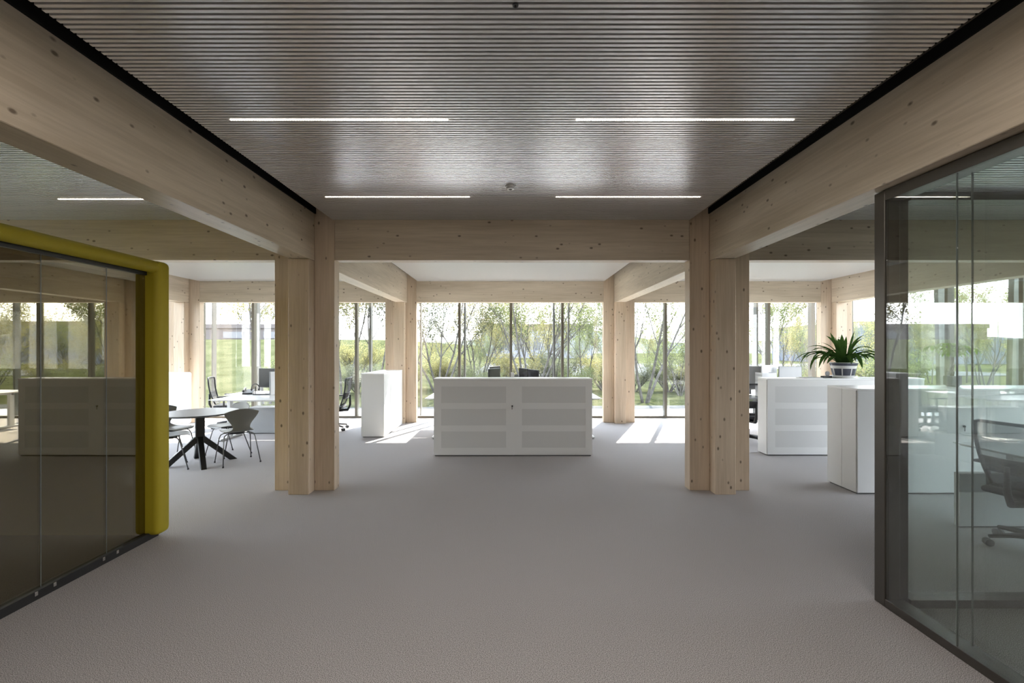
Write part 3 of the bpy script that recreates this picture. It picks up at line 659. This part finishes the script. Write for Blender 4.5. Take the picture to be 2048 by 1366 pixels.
for k in range(8):
    a = k*PI/4+0.1; MB().add(*ring(0.040, 0.145, potr(0.040), potr(0.145), a, a+0.68, 6)).build('glaze_panel', 'potblue', pot)
MB().lathe([(0.0, 0.205), (0.166, 0.205)], 24).build('soil', 'soil', t)
rr = random.Random(3)
lm = []
for ln, e0, e1 in ((0.40, 86, 70), (0.44, 78, 20), (0.48, 66, -30), (0.54, 58, -62), (0.60, 50, -80), (0.42, 42, -45)):
    vs, fs = strap(ln, e0, e1, 0.046); me = bpy.data.meshes.new('leaf'); me.from_pydata(vs, [], fs); me.materials.append(M['leafdark'])
    for p in me.polygons: p.use_smooth = True
    lm.append(me)
for i in range(52):
    k = (0, 2, 3, 4, 1, 3, 5, 2, 4, 3)[i % 10]; a = i*2.399+rr.uniform(-.2, .2)
    o = bpy.data.objects.new('leaf', lm[k]); C.objects.link(o); o.parent = t
    r0 = rr.uniform(0.01, 0.07); sc = rr.uniform(1.0, 1.4)
    o.location = (r0*math.cos(a), r0*math.sin(a), 0.20); o.rotation_euler = (rr.uniform(-.15, .15), rr.uniform(-.1, .1), a); o.scale = (sc, sc, sc)

t = thing('money_tree', 'small money tree in a dark pot, seen through the glass on white cabinet', 'plant', (X(1905, 5.42), 5.42, 1.187))
MB().lathe([(0.055, 0), (0.065, 0.012), (0.065, 0.015)], 20).build('saucer', 'potgrey', t)
MB().box(-0.058, 0.058, -0.058, 0.058, 0.016, 0.125).build('pot', 'potgrey', t, bevel=0.006)
for k in range(3):
    MB().tube([(0.012*math.cos(2*PI*(k/3+s/5)), 0.012*math.sin(2*PI*(k/3+s/5)), 0.12+s*0.045) for s in range(6)], [0.009]*5+[0.006], 7).build('stem', 'stem', t, smooth=True)
ml = None
for k in range(7):
    a = k*0.9+0.3; ln = 0.06+0.05*(k % 3); zt = 0.36+0.03*(k % 4)
    tip = Vector((ln*math.cos(a), ln*math.sin(a), zt+0.06))
    st = MB().tube([(0, 0, 0.34), tuple(tip*0.6+Vector((0, 0, 0.15))), tuple(tip)], 0.003, 5).build('leaf_stalk', 'leafmoney', t)
    for q in range(6):
        b_ = q*PI/3
        if ml is None:
            vs, fs = strap(0.15, 5, -80, 0.045, 6); ml = bpy.data.meshes.new('leaflet'); ml.from_pydata(vs, [], fs); ml.materials.append(M['leafmoney'])
        o = bpy.data.objects.new('leaflet', ml); C.objects.link(o); o.parent = st; o.location = tip; o.rotation_euler = (0, 0, b_)

# ------------------------------------------------------------------ outdoors
def gz(x, y):
    z = -0.45
    if x < -4:
        e = min(1, max(0, (y-17-0.2*(x+20)*0)/17)); e = e*e*(3-2*e); k = min(1, max(0, (-4-x)/5)); z += 2.75*e*k
    return z
vs = []; fs = []; nx, ny = 56, 50
xs = [-120+240*(i/(nx-1)) for i in range(nx)]
xs = [math.copysign(abs(x/120)**1.8*120, x) for x in xs]
ys = [-25+(j/(ny-1))**1.6*230 for j in range(ny)]
for y in ys:
    for x in xs:
        z = gz(x, y) if y > YF+1 else -0.45
        vs.append((x, y, z))
fs = [(j*nx+i, j*nx+i+1, (j+1)*nx+i+1, (j+1)*nx+i) for j in range(ny-1) for i in range(nx-1)]
g = struct(MB().add(vs, fs).build('ground', 'grass', smooth=True))
# path strip along the foot of the bank and a parking area
struct(MB().prism([(-30, 15.5, -0.44), (-9, 13.8, -0.44), (30, 15.2, -0.44), (30, 17.5, -0.44), (-9, 15.6, -0.44), (-30, 17.4, -0.44)], (0, 0, 0.03)).build('path', 'paving'))
struct(box(-9.5, 9.5, YF+0.2, 12.7, -0.44, -0.05).build('bounce_terrace', 'bounce'))  # added pale reflector that bounces sunlight up to the ceilings
struct(box(-3, 40, 34, 60, -0.44, -0.40).build('paved_yard', 'paving'))
# hills
hv = []; n = 60
for j in range(6):
    for i in range(n):
        x = -260+520*i/(n-1); y = 190+j*14
        hgt = (7+4*math.sin(x*0.021+1)+2.5*math.sin(x*0.053))*math.sin(PI*j/5*0.5+0.001); hv.append((x, y, -0.5+hgt))
struct(MB().add(hv, [(j*n+i, j*n+i+1, (j+1)*n+i+1, (j+1)*n+i) for j in range(5) for i in range(n-1)]).build('hill', 'hillm', smooth=True))

def building(name, label, x0, x1, y0, y1, z0, z1, wall, band, nwin, rows, bandh=1.0, winm='bglass'):
    t = thing(name, label, 'building', (x0, y0, z0)); W_, D_, H_ = x1-x0, y1-y0, z1-z0
    box(0, W_, 0, D_, 0, H_-bandh).build('wall', wall, t); box(-0.1, W_+0.1, -0.1, D_+0.1, H_-bandh, H_).build('roof_band', band, t)
    me = None
    for r_ in range(rows):
        for i in range(nwin):
            ww = W_/nwin*0.5; hh = (H_-bandh)/rows*0.45
            if me is None: o = box(0, ww, -0.06, 0.02, 0, hh).build('window', winm, t); me = o.data
            else: o = bpy.data.objects.new('window', me); C.objects.link(o); o.parent = t
            o.location = (W_/nwin*(i+0.25), 0, (H_-bandh)/rows*(r_+0.3))
    return t
building('long_building', 'long low brown building on top of the grass bank at left', -34, -17.6, 37, 45, 2.1, Z(648, 37), 'bbrown', 'bbrown', 5, 1, 0.35)
building('warehouse', 'pale warehouse with a dull red roof edge beyond the middle trees', X(985, 95), X(1185, 95), 95, 120, -0.5, Z(648, 95), 'bwhite', 'bred', 10, 1, 1.3)
building('tower_block', 'dull red roof block rising left of the pale warehouse', X(962, 93), X(984, 93), 93, 94.9, -0.5, Z(637, 93), 'bwhite', 'bred', 2, 2, 1.8)
building('office_block', 'blue-grey office block outside, reflected in the yellow booth glass', 46, 78, 60, 80, -0.5, 5.2, 'bwall', 'bred', 12, 3, 0.5)

def tree_mesh(seed, stems, H, spread, nleaf, leafsz):
    r = random.Random(seed); tr = MB(); lf = MB(); tips = []
    def branch(p, d, L_, rad, lev):
        pts = [p]; q = p; dd = d.copy(); n_ = 5
        for i in range(n_):
            dd = (dd+Vector((r.uniform(-.14, .14), r.uniform(-.14, .14), r.uniform(-.02, .12)))).normalized(); q = q+dd*(L_/n_); pts.append(q)
        tr.tube(pts, [rad*(1-0.75*i/n_) for i in range(n_+1)], 5 if lev < 2 else 3, cap=False)
        if lev >= 1: tips.extend(pts[2:])
        if lev < 3:
            for i in range(2, n_+1):
                for _ in range(2 if lev < 2 else 1):
                    a = r.uniform(0, 2*PI); o_ = Vector((math.cos(a), math.sin(a), r.uniform(0.1, 0.7)))
                    branch(pts[i], (dd*0.75+o_*0.7).normalized(), L_*r.uniform(0.34, 0.5), rad*(1-0.7*i/n_)*0.55, lev+1)
    for s in range(stems):
        a = 2*PI*s/stems+r.uniform(-.5, .5); d = Vector((math.cos(a)*spread, math.sin(a)*spread, 1)).normalized()
        branch(Vector((0.12*math.cos(a), 0.12*math.sin(a), 0)), d, H*r.uniform(0.75, 1), 0.055, 0)
    for i in range(nleaf):
        c = tips[r.randrange(len(tips))]+Vector((r.gauss(0, .12), r.gauss(0, .12), r.gauss(0, .12))); s = leafsz*r.uniform(.6, 1.3)
        u = Vector((r.gauss(0, 1), r.gauss(0, 1), r.gauss(0, 1))).normalized(); v = u.orthogonal().normalized(); v.rotate(Quaternion(u, r.uniform(0, 6)))
        w_ = u.cross(v); lf.add([c-v*s, c+w_*s*0.6, c+v*s, c-w_*s*0.6], [(0, 1, 2, 3)])
    return tr, lf
def make_tree(name, variant, leafm, x, y, sc, rz, label, group=None, store={}):
    t = thing(name, label, 'tree' if name != 'shrub' else 'shrub', (x, y, gz(x, y)), rz, group); t.scale = (sc, sc, sc)
    if variant not in store:
        a = dict(A=(11, 4, 5.6, 0.35, 13000, .040), B=(12, 5, 5.2, 0.5, 14000, .040), C=(13, 2, 6.2, 0.2, 15000, .044), D=(14, 9, 1.5, 0.9, 8000, .032))[variant]
        store[variant] = tree_mesh(*a)
        tr, lf = store[variant]; a_ = tr.build('trunk', 'bark', t); 
        b_ = lf.build('foliage', leafm, t, kind='stuff'); store[variant] = (a_.data, b_.data); store[(variant, leafm)] = b_.data
    else:
        da, db = store[variant]; a_ = bpy.data.objects.new('trunk', da); C.objects.link(a_); a_.parent = t
        if (variant, leafm) not in store:
            d2 = db.copy(); d2.materials.clear(); d2.materials.append(M[leafm]); store[(variant, leafm)] = d2
        b_ = bpy.data.objects.new('foliage', store[(variant, leafm)]); C.objects.link(b_); b_.parent = t; b_['kind'] = 'stuff'
    return t
front = [(880, 19, 'B', 'leaf_c', 1.0, 'many-stemmed grey-green spring tree behind the left end of central cabinet'),
         (955, 21, 'A', 'leaf_b', 0.72, 'yellow-leaved young tree left of the middle mullion'),
         (1005, 26, 'C', 'leaf_b', 0.75, 'pale yellow tree just left of the middle mullion, farther off'),
         (1062, 18.5, 'B', 'leaf_a', 1.05, 'tall spring tree with dark stems right of the middle mullion'),
         (1100, 22, 'A', 'leaf_b', 0.8, 'yellow-green spring tree behind the middle of the right fins'),
         (1172, 22, 'C', 'leaf_a', 0.72, 'slim tree before the pale warehouse, right in the central windows'),
         (1290, 17.5, 'A', 'leaf_a', 1.05, 'many-stemmed tree in the window right of the central bay'),
         (1360, 20, 'B', 'leaf_a', 0.55, 'low spring tree beside the right near column'),
         (1530, 20, 'C', 'leaf_a', 0.85, 'spring tree at the right window above the grey monitors'),
         (1565, 23, 'A', 'leaf_b', 0.62, 'low yellow-green tree left of the big potted plant'),
         (533, 17, 'C', 'leaf_b', 1.0, 'yellow-leaved tree above the left black monitor'),
         (688, 19, 'C', 'leaf_b', 0.9, 'pale yellow tree at the right side of the left near column'),
         (755, 18.5, 'C', 'leaf_c', 1.0, 'grey-green tree above the tall white cupboard')]
for px, y, v, lm_, sc, lb in front: make_tree('spring_tree', v, lm_, X(px, y), y, sc, rnd.uniform(0, 6), lb)
for i in range(16):
    x = -5+2.3*i+rnd.uniform(-.8, .8); y = rnd.uniform(27, 33); make_tree('spring_tree', 'ABC'[i % 3], ('leaf_b', 'leaf_a', 'leaf_c')[i % 3], x, y, rnd.uniform(.45, .7), rnd.uniform(0, 6), 'spring tree in the back row beyond the far windows', 'back row of spring trees')
for i in range(12):
    make_tree('spring_tree', 'ABC'[i % 3], ('leaf_b', 'leaf_a')[i % 2], 18+rnd.uniform(0, 7), -3+2.7*i, rnd.uniform(.55, .85), rnd.uniform(0, 6), 'leafy spring tree outside the right side windows', 'trees outside the right side windows')
for i in range(9):
    make_tree('spring_tree', 'CAB'[i % 3], ('leaf_a', 'leaf_c')[i % 2], -17-rnd.uniform(0, 6), -2+2.0*i, rnd.uniform(.5, .75), rnd.uniform(0, 6), 'leafy spring tree outside the left side windows', 'trees outside the left side windows')
for i in range(7):
    make_tree('spring_tree', 'A', 'leaf_c', -30+1.8*i, 47+rnd.uniform(0, 3), 0.62, rnd.uniform(0, 6), 'bare spring tree behind the long building on the bank', 'trees behind the long building')
for i in range(20):
    x = -9+1.35*i+rnd.uniform(-.5, .5); make_tree('shrub', 'D', ('leaf_a', 'leaf_b', 'leaf_c')[i % 3], x, rnd.uniform(17.8, 23), rnd.uniform(.6, 1.0), rnd.uniform(0, 6), 'low budding shrub under the trees outside the far windows', 'shrubs outside the far windows')

print('tris', sum(len(me.polygons)*2 for me in bpy.data.meshes), 'objs', len(S.objects))
